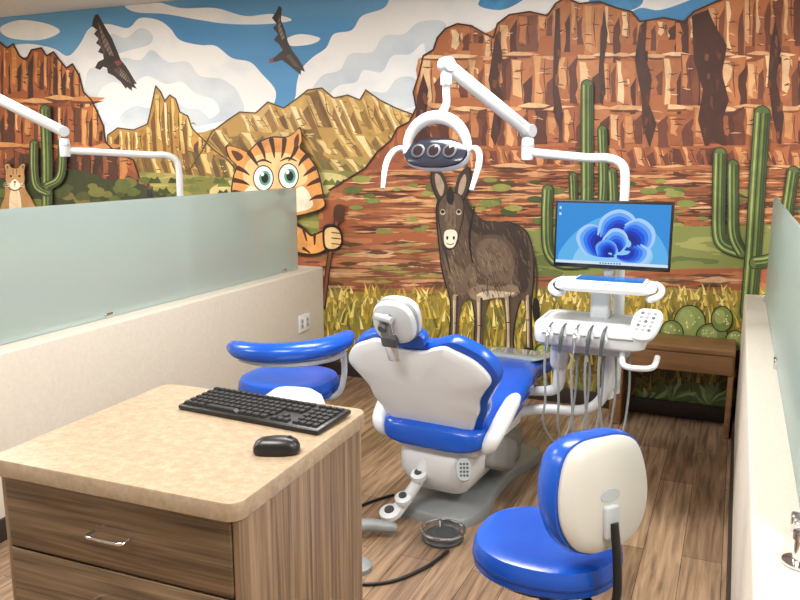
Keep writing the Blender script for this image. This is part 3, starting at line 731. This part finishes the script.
loft('seat_cushion', [(-.40, .395, .12, .03), (-.385, .40, .20, .05), (-.33, .41, .245, .058), (-.15, .43, .27, .06), (.08, .475, .272, .058), (.26, .51, .255, .056), (.42, .505, .22, .052), (.62, .48, .195, .048), (.80, .455, .185, .044), (.86, .45, .15, .04), (.88, .45, .08, .025)], blue, dc, e=4)
loft('leg_pan', [(.12, .41, .10, .02), (.14, .41, .15, .03), (.30, .43, .16, .035), (.6, .41, .14, .03), (.80, .395, .12, .02)], white2, dc)
loft('toe_cover', [(.52, .543, .15, .006), (.56, .55, .20, .008), (.82, .512, .188, .008), (.87, .505, .15, .006)], mat('clear_vinyl_cover', '8f9aa0', .1), dc)
# back: thin angular winged shell with a slim cushion
half = [(0, .200), (.06, .202), (.10, .222), (.155, .238), (.20, .222), (.27, .188), (.318, .135), (.33, .085), (.296, .03), (.262, -.03), (.252, -.09), (.225, -.15), (.20, -.215), (.17, -.25), (.10, -.266), (0, -.268)]
BR = (116, 0, 0)
cb = (-.01, -.425, .64)
puff('back_shell', mirror(half), [(.975, -.008), (1, 0), (.997, .008), (.975, .016), (.85, .024), (.5, .030), (.15, .032)], white, dc, loc=cb, rot=BR, k=4)
half2 = [(0, .220), (.06, .222), (.11, .242), (.165, .258), (.215, .245), (.285, .205), (.328, .145), (.338, .085), (.305, .02), (.27, -.05), (.258, -.11), (.232, -.17), (.21, -.245), (.17, -.28), (.10, -.294), (0, -.296)]
puff('back_cushion', mirror(half2), [(.70, -.085), (.93, -.08), (1, -.058), (1.008, -.03), (.985, -.008), (.9, -.003)], blue, dc, loc=(.012, cb[1], cb[2]), rot=BR, k=4)
hr = mat('headrest_grey', 'c3c8ce', .4)
HL = (-.045, -.585, .95)
puff('headrest_shell', circ(.094, .092, e=2.5), [(.9, -.01), (1, 0), (1, .018), (.93, .032), (.7, .04), (.3, .043)], hr, dc, loc=HL, rot=(108, 0, 0), k=2)
puff('headrest_rim', circ(.096, .094, e=2.5), [(1, -.012), (1.02, -.004), (1, .006)], grey, dc, loc=HL, rot=(108, 0, 0), k=2)
puff('headrest_cushion', circ(.096, .092, e=2.6), [(.7, -.06), (.92, -.052), (1, -.036), (1, -.02), (.95, -.01)], hr, dc, loc=HL, rot=(108, 0, 0), k=2)
puff('neck_cushion', circ(.085, .04, e=2.6), [(.7, -.07), (.92, -.06), (1, -.04), (1, -.02), (.95, -.01)], blue, dc, loc=(-.02, -.555, .86), rot=(112, 0, 0), k=2)
rbox('headrest_stem', (.05, .19, .012), (-.062, -.605, .865), chrome, dc, bev=.005, rot=(112, 0, 0))
rbox('headrest_lock', (.05, .11, .028), (-.065, -.635, .935), grey, dc, bev=.01, rot=(108, 0, 8))
tube('headrest_lever', [(-.10, -.655, .975), (-.025, -.66, .965)], .014, lgrey, dc, smooth=False)
lathe('headrest_knob', [(.018, 0), (.02, .01), (.014, .02)], (-.065, -.655, .935), dgrey, dc, rot=(108, 0, 0), n=20)
rbox('headrest_knuckle', (.07, .05, .035), (-.06, -.61, .87), dgrey, dc, bev=.01, rot=(112, 0, 0))
for s in (1, -1):
    tube('armrest_%s' % ('right' if s > 0 else 'left'), [(s*.20, -.22, .36), (s*.245, -.31, .37), (s*.275, -.32, .42), (s*.288, -.22, .49), (s*.285, -.12, .525), (s*.28, -.05, .53)], [.022, .03, .036, .038, .034, .02], white, dc)
puff('side_control_pad', circ(.035, .05, e=2.4), [(1, 0), (1, .012), (.9, .018)], lgrey, dc, loc=(.165, -.37, .28), rot=(70, 0, 30), k=2)
Ms = Matrix.Rotation(math.radians(30), 4, 'Z')@Matrix.Rotation(math.radians(70), 4, 'X')
for i in range(3):
    for j in range(4): lathe('button', [(.005, 0), (.005, .003)], Vector((.165, -.37, .28))+Ms@Vector((-.014+i*.014, -.024+j*.016, .018)), dgrey, dc, rot=(70, 0, 30), n=10)
# rear foot linkage
tube('linkage_post', [(-.03, -.33, .28), (-.06, -.37, .17), (-.11, -.41, .08), (-.13, -.45, .045)], [.030, .026, .03, .034], white, dc)
for (x, y, z, r) in ((-.05, -.37, .21, .036), (-.10, -.42, .11, .038), (-.14, -.47, .055, .046)):
    lathe('linkage_joint', [(r, -.012), (r, .01), (r*.8, .016), (r*.4, .018)], (x, y, z), white, dc, rot=(20, 0, 0), n=24)
    lathe('linkage_bolt', [(r*.5, .016), (r*.45, .024)], (x, y, z), dgrey, dc, rot=(20, 0, 0), n=16)
# foot control
fc = empty('foot_control', (-1.04, 2.86, 0))
lathe('control_disc', [(.085, 0), (.088, .012), (.075, .022), (.05, .026), (.02, .028)], (0, 0, 0), dgrey, fc)
tube('control_ring', [(math.cos(a)*.092, math.sin(a)*.092, .045) for a in [i*math.pi/12 for i in range(25)]], .006, chrome, fc, smooth=False, n=8)
for a in (0, 120, 240):
    ca, sa = math.cos(math.radians(a)), math.sin(math.radians(a)); tube('ring_post', [(ca*.07, sa*.07, .015), (ca*.092, sa*.092, .045)], .005, chrome, fc, smooth=False, n=8)
fp = empty('foot_pedal', (-1.30, 2.66, 0), 25)
tube('pedal_tube', [(-.06, -.14, .03), (-.09, -.05, .045), (-.08, .05, .06), (0, .09, .06), (.08, .09, .05), (.12, .10, .04)], [.024, .03, .03, .028, .025, .02], basecol, fp)
lathe('pedal_disc', [(.06, 0), (.062, .02), (.045, .035), (.02, .04)], (-.04, -.16, 0), basecol, fp)
cd = empty('floor_cable', (0, 0, 0))
tube('cable_1', [(-.98, 2.76, .008), (-1.02, 2.60, .008), (-1.12, 2.44, .008), (-1.30, 2.38, .008), (-1.50, 2.50, .008), (-1.54, 2.8, .008), (-1.48, 3.02, .008), (-1.40, 3.16, .008)], .007, black, cd)
tube('cable_2', [(-1.46, 2.42, .009), (-1.36, 2.32, .009), (-1.27, 2.25, .009), (-1.28, 2.1, .009)], .007, grey, cd)

# ------------------------------------------------------------------ dental light builder
def dental_light(post, ptop, elbow, elbz, end, endz, headz, pz0):
    e = empty('dental_light', (post[0], post[1], 0))
    ox, oy = post
    def q(x, y, z): return (x-ox, y-oy, z)
    ex, ey = elbow; dx, dy = ox-ex, oy-ey; dl = math.hypot(dx, dy); ux, uy = dx/dl, dy/dl
    tube('post', [q(ox, oy, pz0), q(ox, oy, ptop-.30), q(ox, oy, ptop-.10), q(ox-ux*.02, oy-uy*.02, ptop-.03), q(ox-ux*.09, oy-uy*.09, ptop), q(ox-ux*.2, oy-uy*.2, ptop+.002), q(ex, ey, ptop+.03)], .0225, white, e, n=20)
    lathe('elbow_collar', [(.028, 0), (.032, .01), (.032, .10), (.026, .115)], q(ex, ey, ptop-.01), white, e)
    lathe('elbow_ring', [(.034, 0), (.034, .012)], q(ex, ey, ptop+.055), lgrey, e)
    a = Vector(q(ex, ey, elbz)); b_ = Vector(q(end[0], end[1], endz)); T = (b_-a)
    yaw = math.degrees(math.atan2(T.y, T.x)); pit = -math.degrees(math.atan2(T.z, math.hypot(T.x, T.y)))
    mid = (a+b_)/2
    rbox('spring_arm', (T.length+.07, .056, .066), mid, white, e, bev=.026, rot=(0, pit, yaw), seg=4)
    for t, lab in ((.0, 'a'), (1.0, 'b')):
        pnt = a+T*t; lathe('arm_pivot_'+lab, [(.03, -.033), (.034, -.028), (.034, .028), (.03, .033)], pnt, lgrey, e, rot=(90, 0, yaw), n=24)
    rbox('arm_seam', (T.length*.8, .058, .004), mid, lgrey, e, bev=0, rot=(0, pit, yaw))
    hx, hy = end
    tube('head_drop', [q(hx, hy, endz-.01), q(hx, hy, endz-.12), q(hx-.0, hy, headz+.22), q(hx-.03, hy-.01, headz+.165)], [.024, .018, .018, .022], white, e)
    lathe('drop_collar', [(.028, 0), (.028, .05)], q(hx, hy, endz-.09), lgrey, e)
    cx_ = hx-.045
    arc = [(math.cos(math.radians(t))*.155, math.sin(math.radians(t))*.155) for t in range(-5, 186, 19)]
    tube('yoke', [q(cx_+x, hy, headz+.01+z) for x, z in arc], [.018+.014*math.sin(math.pi*i/(len(arc)-1)) for i in range(len(arc))], white, e, flat=1.0)
    HR = (66, 0, -4)
    M = Matrix.Rotation(math.radians(-4), 4, 'Z')@Matrix.Rotation(math.radians(66), 4, 'X')
    hc = Vector(q(cx_, hy, headz))
    mh = mirror([(0, .068), (.06, .066), (.12, .045), (.165, .0), (.14, -.055), (.07, -.078), (0, -.082)])
    puff('head_shell', mh, [(.4, -.075), (.75, -.065), (.95, -.04), (1.03, -.01), (1.0, .012)], white, e, loc=hc, rot=HR)
    puff('head_face', mh, [(1.0, .010), (.97, .024), (.85, .030), (.5, .032)], mat('lamp_face_dark', '2a2c38', .15), e, loc=hc, rot=HR)
    for i, xx in enumerate((-.082, 0, .082)):
        pc = hc+M@Vector((xx, -.005, .031)); lathe('led_ring_%d' % i, [(.034, 0), (.035, .005), (.03, .007)], pc, dgrey, e, rot=HR, n=24)
        pc = hc+M@Vector((xx, -.005, .036)); lathe('led_lens_%d' % i, [(.027, 0), (.025, .003), (.008, .005)], pc, mat('led_lens', '2c2226', .06), e, rot=HR, n=24)
    for s in (1, -1):
        pts = [hc+M@Vector((s*a_, b2, c2)) for a_, b2, c2 in ((.15, .0, 0), (.19, .02, .01), (.225, -.01, .025), (.24, -.08, .035), (.228, -.20, .04))]
        tube('handle_'+('r' if s > 0 else 'l'), pts, [.010, .013, .015, .015, .010], white, e)
    return e

dental_light((-.51, 3.95), 1.585, (-1.0, 3.95), 1.72, (-1.28, 3.5), 2.01, 1.61, 1.002)
dental_light((-3.5, 4.3), 1.60, (-3.94, 3.75), 1.745, (-4.5, 3.15), 2.19, 1.75, .5)

# ------------------------------------------------------------------ monitor builder
def screen_art(name, w, h, parent, loc, rot):
    def em_(n, c, s=.95): return mat(n, '000000', .25, emis=c, es=s)
    cols = ['2f8fdc', '5db2ee', '8ccdf6', '0b34b4', '1552dc', '2f7cf4', '0a2794', '66a8fb', 'd6e8f6', 'a8d0fd']
    mats = [em_('screen_%d' % i, c) for i, c in enumerate(cols)]
    V = []; F = []; MI = []; zz = [0.0]
    def pl(pts, mi):
        pts = [(max(-w/2, min(w/2, a)), max(-h/2, min(h/2, q))) for a, q in pts]
        t = tessellate_polygon([[Vector((a, q, 0)) for a, q in pts]]); o = len(V); V.extend((a, q, zz[0]) for a, q in pts); zz[0] += .00002
        for x in t: F.append(tuple(o+i for i in x)); MI.append(mi)
    def sm(pts, mi): pl([(p.x*h, p.y*h) for p in cr([(a, q, 0) for a, q in pts], 8, True)], mi)
    pl([(-w/2, -h/2), (w/2, -h/2), (w/2, h/2), (-w/2, h/2)], 0)
    sm([(-.84, -.48), (-.6, .0), (-.1, .3), (.4, .25), (.8, -.1), (.84, -.5), (0, -.52)], 1)
    sm([(-.6, -.5), (-.4, -.1), (0, .12), (.4, .05), (.66, -.3), (.5, -.52), (0, -.52)], 2)
    # bloom: sweeping folded sheets, each a fan of parallel arcs from dark crease to light rim
    def sheet(p0, p1, n, wid, seq):
        for k in range(n):
            t = k/(n-1)
            A = [(a[0]+(b[0]-a[0])*t, a[1]+(b[1]-a[1])*t) for a, b in zip(p0, p1)]
            P = cr([(x*h, y*h, 0) for x, y in A], 8); L1 = []; L2 = []; m = len(P)
            for i, p_ in enumerate(P):
                T = P[min(i+1, m-1)]-P[max(i-1, 0)]; T.normalize(); nn = Vector((-T.y, T.x, 0))*wid*h*(.25+math.sin(math.pi*i/(m-1)))
                L1.append((p_+nn)[:2]); L2.append((p_-nn)[:2])
            pl(L1+L2[::-1], seq[k % len(seq)])
    seq = [6, 3, 4, 5, 7, 9]
    sheet([(-.10, -.38), (-.40, -.30), (-.52, -.05), (-.36, .12), (-.10, .06)], [(.06, -.36), (-.12, -.32), (-.22, -.14), (-.12, -.02), (.04, -.06)], 6, .040, seq[::-1])
    sheet([(-.22, -.02), (-.14, .24), (.10, .36), (.32, .26), (.30, .06)], [(.0, -.16), (.02, .0), (.12, .08), (.20, .0), (.18, -.10)], 6, .042, seq[::-1])
    sheet([(.20, .16), (.42, .24), (.62, .08), (.60, -.16), (.40, -.26)], [(.14, -.06), (.26, -.02), (.36, -.10), (.34, -.20), (.22, -.24)], 6, .040, seq[::-1])
    sheet([(.46, -.14), (.60, -.26), (.50, -.42), (.28, -.44), (.10, -.40)], [(.24, -.20), (.34, -.26), (.30, -.34), (.2, -.36), (.1, -.34)], 5, .034, seq[::-1])
    sheet([(-.14, -.10), (.0, .06), (.16, .04), (.24, -.10), (.16, -.22)], [(.0, -.24), (.06, -.16), (.12, -.18), (.14, -.24), (.12, -.28)], 5, .032, [9, 7, 5, 4, 3])
    sheet([(-.20, -.36), (-.22, -.20), (-.08, -.12), (.06, -.18), (.08, -.32)], [(-.06, -.38), (-.06, -.30), (-.02, -.26), (.02, -.30), (.02, -.36)], 5, .028, [7, 5, 4, 3, 6])
    pl([(-w/2, -h/2), (w/2, -h/2), (w/2, -h/2+.014), (-w/2, -h/2+.014)], 8)
    for i in range(8): pl([(-.05+i*.013, -h/2+.004), (-.042+i*.013, -h/2+.004), (-.042+i*.013, -h/2+.010), (-.05+i*.013, -h/2+.010)], 4)
    for i in range(2): pl([(-w/2+.01, h/2-.03-i*.03), (-w/2+.02, h/2-.03-i*.03), (-w/2+.02, h/2-.018-i*.03), (-w/2+.01, h/2-.018-i*.03)], 8)
    mk(name, V, F, mats, parent, loc, rot, smooth=False, mi=MI)

def monitor(loc, rz, w=.545, h=.325):
    e = empty('computer_monitor', loc, rz)
    rbox('bezel', (w, .03, h), (0, 0, 0), black, e, bev=.006)
    rbox('rear_hump', (.3, .03, .2), (0, .025, 0), black, e, bev=.01)
    screen_art('screen', w-.022, h-.034, e, (0, -.0155, .004), (90, 0, 0))
    return e
mo = monitor((-.535, 3.78, 1.225), 0)
rbox('mount_arm', (.06, .10, .06), (.0, .08, -.02), lgrey, mo, bev=.01)
rbox('mount_neck', (.045, .02, .12), (-.01, .02, -.20), lgrey, mo, bev=.006)
mo2 = monitor((-3.60, 4.12, 1.225), -50)
rbox('mount_arm', (.06, .16, .06), (.02, .08, -.02), lgrey, mo2, bev=.01)

# ------------------------------------------------------------------ delivery unit
du = empty('dental_delivery_unit', (-.55, 3.6, 0))
def d(x, y, z): return (x+.55, y-3.6, z)
tube('lower_arm', [d(-1.05, 3.50, .26), d(-.95, 3.6, .33), d(-.80, 3.66, .36), d(-.66, 3.66, .37), d(-.56, 3.66, .41), d(-.51, 3.66, .50), d(-.495, 3.66, .64), d(-.50, 3.66, .76)], .026, white, du)
tube('upper_link', [d(-.97, 3.70, .43), d(-.85, 3.72, .43), d(-.76, 3.71, .46), d(-.74, 3.70, .56), d(-.73, 3.70, .78)], [.022, .024, .028, .032, .034], white, du)
rbox('balance_arm', (.08, .08, .26), d(-.745, 3.68, .70), white2, du, bev=.03)
tube('column', [d(-.51, 3.95, .40), d(-.51, 3.95, 1.0)], .03, white, du, smooth=False)
tube('column_link', [d(-.50, 3.68, .47), d(-.505, 3.8, .45), d(-.51, 3.95, .47)], .028, white, du)
puff('tray_head', rrect(.25, .19, .06), [(.90, .748), (.98, .76), (1, .785), (1, .832), (.975, .845), (.93, .845), (.915, .836)], white, du, loc=d(-.57, 3.60, 0), spl=False)
rbox('tray_mat', (.40, .27, .004), d(-.57, 3.61, .839), mat('tray_mat', 'c6cbcf', .35), du, bev=.001)
rbox('tray_lower', (.36, .22, .06), d(-.575, 3.62, .725), lgrey, du, bev=.02)
rbox('tray_front_seam', (.40, .004, .008), d(-.57, 3.4085, .805), grey, du, bev=0)
tube('tray_handle', [d(-.42, 3.47, .735), d(-.40, 3.38, .70), d(-.33, 3.37, .695), d(-.28, 3.40, .70), d(-.27, 3.46, .73)], .013, white, du)
puff('control_keypad', mirror([(0, .085), (.04, .08), (.062, .045), (.062, -.02), (.045, -.08), (0, -.095)]), [(.95, 0), (1, .008), (1, .02), (.92, .027)], white, du, loc=d(-.325, 3.48, .86), rot=(38, 0, -12))
Mk = Matrix.Rotation(math.radians(-12), 4, 'Z')@Matrix.Rotation(math.radians(38), 4, 'X')
for i in range(3):
    for j in range(5):
        pc = Vector(d(-.325, 3.48, .86))+Mk@Vector((-.027+i*.027, .052-j*.024, .027)); lathe('key', [(.009, 0), (.008, .003)], pc, grey if (i+j) % 3 else dgrey, du, rot=(38, 0, -12), n=12)
for i, x in enumerate((-.735, -.675, -.615, -.555, -.495)):
    tube('holder_%d' % (i+1), [d(x, 3.43, .80), d(x, 3.375, .795)], .018, lgrey if i % 2 else white, du, smooth=False)
    tube('handpiece_%d' % (i+1), [d(x+.006, 3.44, .852), d(x+.002, 3.395, .838), d(x, 3.37, .81), d(x-.002, 3.36, .77), d(x-.004, 3.355, .735)], [.004, .007, .009, .009, .007], [chrome, dgrey, chrome, dgrey, dgrey][i], du)
    sx = .05*(i-2)
    tube('hose_%d' % (i+1), [d(x-.004, 3.355, .74), d(x-.006, 3.35, .66), d(x+.005, 3.34, .52), d(x+.02+sx*.2, 3.34, .40-.02*i), d(x+.055, 3.38, .30-.015*(i % 3)), d(x+.095, 3.46, .36), d(x+.105, 3.54, .55), d(x+.09, 3.58, .72)], .0055, hose, du, n=10)
puff('monitor_shelf', rrect(.225, .115, .06), [(.94, .985), (1, .995), (1, 1.012), (.96, 1.022)], white, du, loc=d(-.53, 3.64, 0), spl=False)
rbox('shelf_neck', (.09, .08, .16), d(-.56, 3.70, .91), white2, du, bev=.02)
rbox('shelf_side', (.03, .16, .075), d(-.755, 3.66, .975), dgrey, du, bev=.01)
for s, x in ((1, -.315), (-1, -.745)):
    tube('shelf_grip_%s' % ('r' if s > 0 else 'l'), [d(x, 3.72, 1.01), d(x+s*.03, 3.66, 1.0), d(x+s*.03, 3.58, .985), d(x, 3.54, .97), d(x-s*.02, 3.60, .96)], .015, white, du)
tb = empty('tablet', (-.51, 3.63, 1.0235))
rbox('tablet_case', (.32, .17, .012), (0, 0, .006), white, tb, bev=.004)
rbox('tablet_screen', (.30, .15, .002), (0, 0, .0125), mat('tablet_blue', '000000', .15, emis='1c86e8', es=.9), tb, bev=0)

# ------------------------------------------------------------------ stools
def star_base(e, h, col):
    lathe('gas_column', [(.026, .10), (.026, h*.6), (.018, h*.6+.005), (.018, h)], (0, 0, 0), black, e, n=20)
    lathe('hub', [(.045, .07), (.045, .11), (.03, .125)], (0, 0, 0), col, e, n=20)
    for i in range(5):
        a = math.radians(72*i+20); c_, s_ = math.cos(a), math.sin(a)
        tube('leg_%d' % (i+1), [(c_*.03, s_*.03, .095), (c_*.16, s_*.16, .085), (c_*.27, s_*.27, .065)], [.022, .018, .015], col, e, n=10)
        rbox('caster_fork_%d' % (i+1), (.03, .03, .03), (c_*.27, s_*.27, .055), black, e, bev=.006)
        lathe('caster_%d' % (i+1), [(.02, -.016), (.026, -.012), (.026, .012), (.02, .016)], (c_*.27, s_*.27, .0265), black, e, rot=(90, 0, 72*i+65), n=18)
def seat_pad(e, r, z, rot=0):
    puff('seat', circ(r, r*.97, n=28, e=2.3), [(.93, z-.085), (.985, z-.075), (1, z-.05), (.995, z-.025), (.95, z-.006), (.82, z+.002), (.5, z-.004), (.15, z-.007)], blue, e, k=2)
    puff('seat_welt', circ(r*1.005, r*.975, n=28, e=2.3), [(.995, z-.056), (1.004, z-.05), (.995, z-.044)], mat('blue_welt', '123f95', .5), e, k=2)
    lathe('seat_pan', [(r*.55, z-.11), (r*.9, z-.09), (r*.9, z-.08)], (0, 0, 0), black, e)

st = empty('operator_stool', (-.438, 2.10, 0), 0)
star_base(st, .42, chrome); seat_pad(st, .213, .505)
BRr = (84, 0, 50)
bo = mirror([(0, .155), (.075, .15), (.128, .115), (.155, .03), (.152, -.06), (.115, -.13), (.055, -.16), (0, -.163)])
bl = (.168, -.13, .725)
puff('backrest_cushion', bo, [(.6, -.105), (.88, -.097), (.99, -.065), (1.02, -.025), (.99, -.002)], blue, st, loc=bl, rot=BRr)
bo2 = [(x*.93, y*.96) for x, y in bo]
puff('backrest_shell', bo2, [(.99, -.006), (1, .008), (.95, .018), (.75, .026), (.3, .03)], mat('cream_shell', 'ceccc5', .35), st, loc=bl, rot=BRr)
Mb = Matrix.Rotation(math.radians(50), 4, 'Z')@Matrix.Rotation(math.radians(84), 4, 'X')
def bp_(x, y, z): return Vector(bl)+Mb@Vector((x, y, z))
puff('badge', circ(.032, .018, n=16), [(1, 0), (1, .003)], lgrey, st, loc=bp_(0, .0, .029), rot=BRr, k=2)
rbox('back_bracket', (.05, .09, .02), bp_(0, -.07, .032), lgrey, st, bev=.008, rot=BRr)
tube('back_post', [bp_(0, -.07, .042), bp_(0, -.16, .05), bp_(0, -.27, .045), bp_(0, -.34, .0), (.08, -.055, .40), (.0, .0, .385)], .012, black, st)
rbox('tilt_mechanism', (.16, .12, .04), (.04, -.02, .385), black, st, bev=.01, rot=(0, 0, -33))
tube('height_lever', [(.03, -.06, .385), (.10, -.17, .385), (.12, -.20, .38)], .007, black, st)

s2 = empty('assistant_stool', (-1.90, 3.06, 0), 0)
star_base(s2, .45, chrome); seat_pad(s2, .232, .57)
cen = []
for i in range(9):
    a = math.radians(-135+i*19.5); cen.append((.27*math.cos(a)+.015, .27*math.sin(a), .735+.004*i))
tube('support_arm_pad', cen, [.034, .050, .054, .055, .055, .055, .054, .050, .034], blue, s2, flat=.8, n=18)
tube('support_arm_post', [(.28*math.cos(math.radians(5)), .28*math.sin(math.radians(5)), .72), (.285, .02, .60), (.25, .01, .50), (.12, 0, .46), (0, 0, .46)], .014, lgrey, s2)
tube('support_arm_rail', [(p[0]*1.0, p[1]*1.0, .695) for p in cen[1:-1]], .012, lgrey, s2)

su = empty('suction_unit', (-1.63, 2.64, 0), 10)
puff('body', circ(.14, .12, e=3), [(.95, 0), (1, .02), (1, .50), (.97, .57), (.85, .615), (.6, .64), (.2, .648)], white, su, k=2)
for i in range(4): rbox('vent_%d' % i, (.10, .006, .006), (0, -.07+i*.018, .628+.004*i), grey, su, bev=.001)

# ------------------------------------------------------------------ bench against the mural
bn = empty('wooden_bench', (-.285, 4.75, 0))
rbox('bench_top', (.68, .31, .035), (0, 0, .505), bench_w, bn, bev=.004)
rbox('apron', (.66, .02, .11), (0, -.14, .43), bench_w, bn, bev=.002)
rbox('leg_panel_left', (.07, .28, .485), (-.30, 0, .245), bench_w, bn, bev=.003)
rbox('leg_panel_right', (.03, .28, .485), (.325, 0, .245), bench_w, bn, bev=.003)
rbox('baseboard_back', (2.78, .012, .10), (-1.33, YB-.052, .05), basem, bev=.002)

# ------------------------------------------------------------------ world + camera
w = bpy.data.worlds.new('World'); S.world = w; w.use_nodes = True
w.node_tree.nodes['Background'].inputs[0].default_value = (.9, .95, 1, 1); w.node_tree.nodes['Background'].inputs[1].default_value = .3
cam = bpy.data.cameras.new('camera'); co = bpy.data.objects.new('camera', cam); S.collection.objects.link(co)
co.location = (0, 0, 1.6); co.rotation_euler = (math.radians(90-10.61), 0, math.radians(23.4))
cam.sensor_width = 36; cam.lens = 36*774/800; cam.clip_start = .05
S.camera = co
print('LAY', LAY[0])
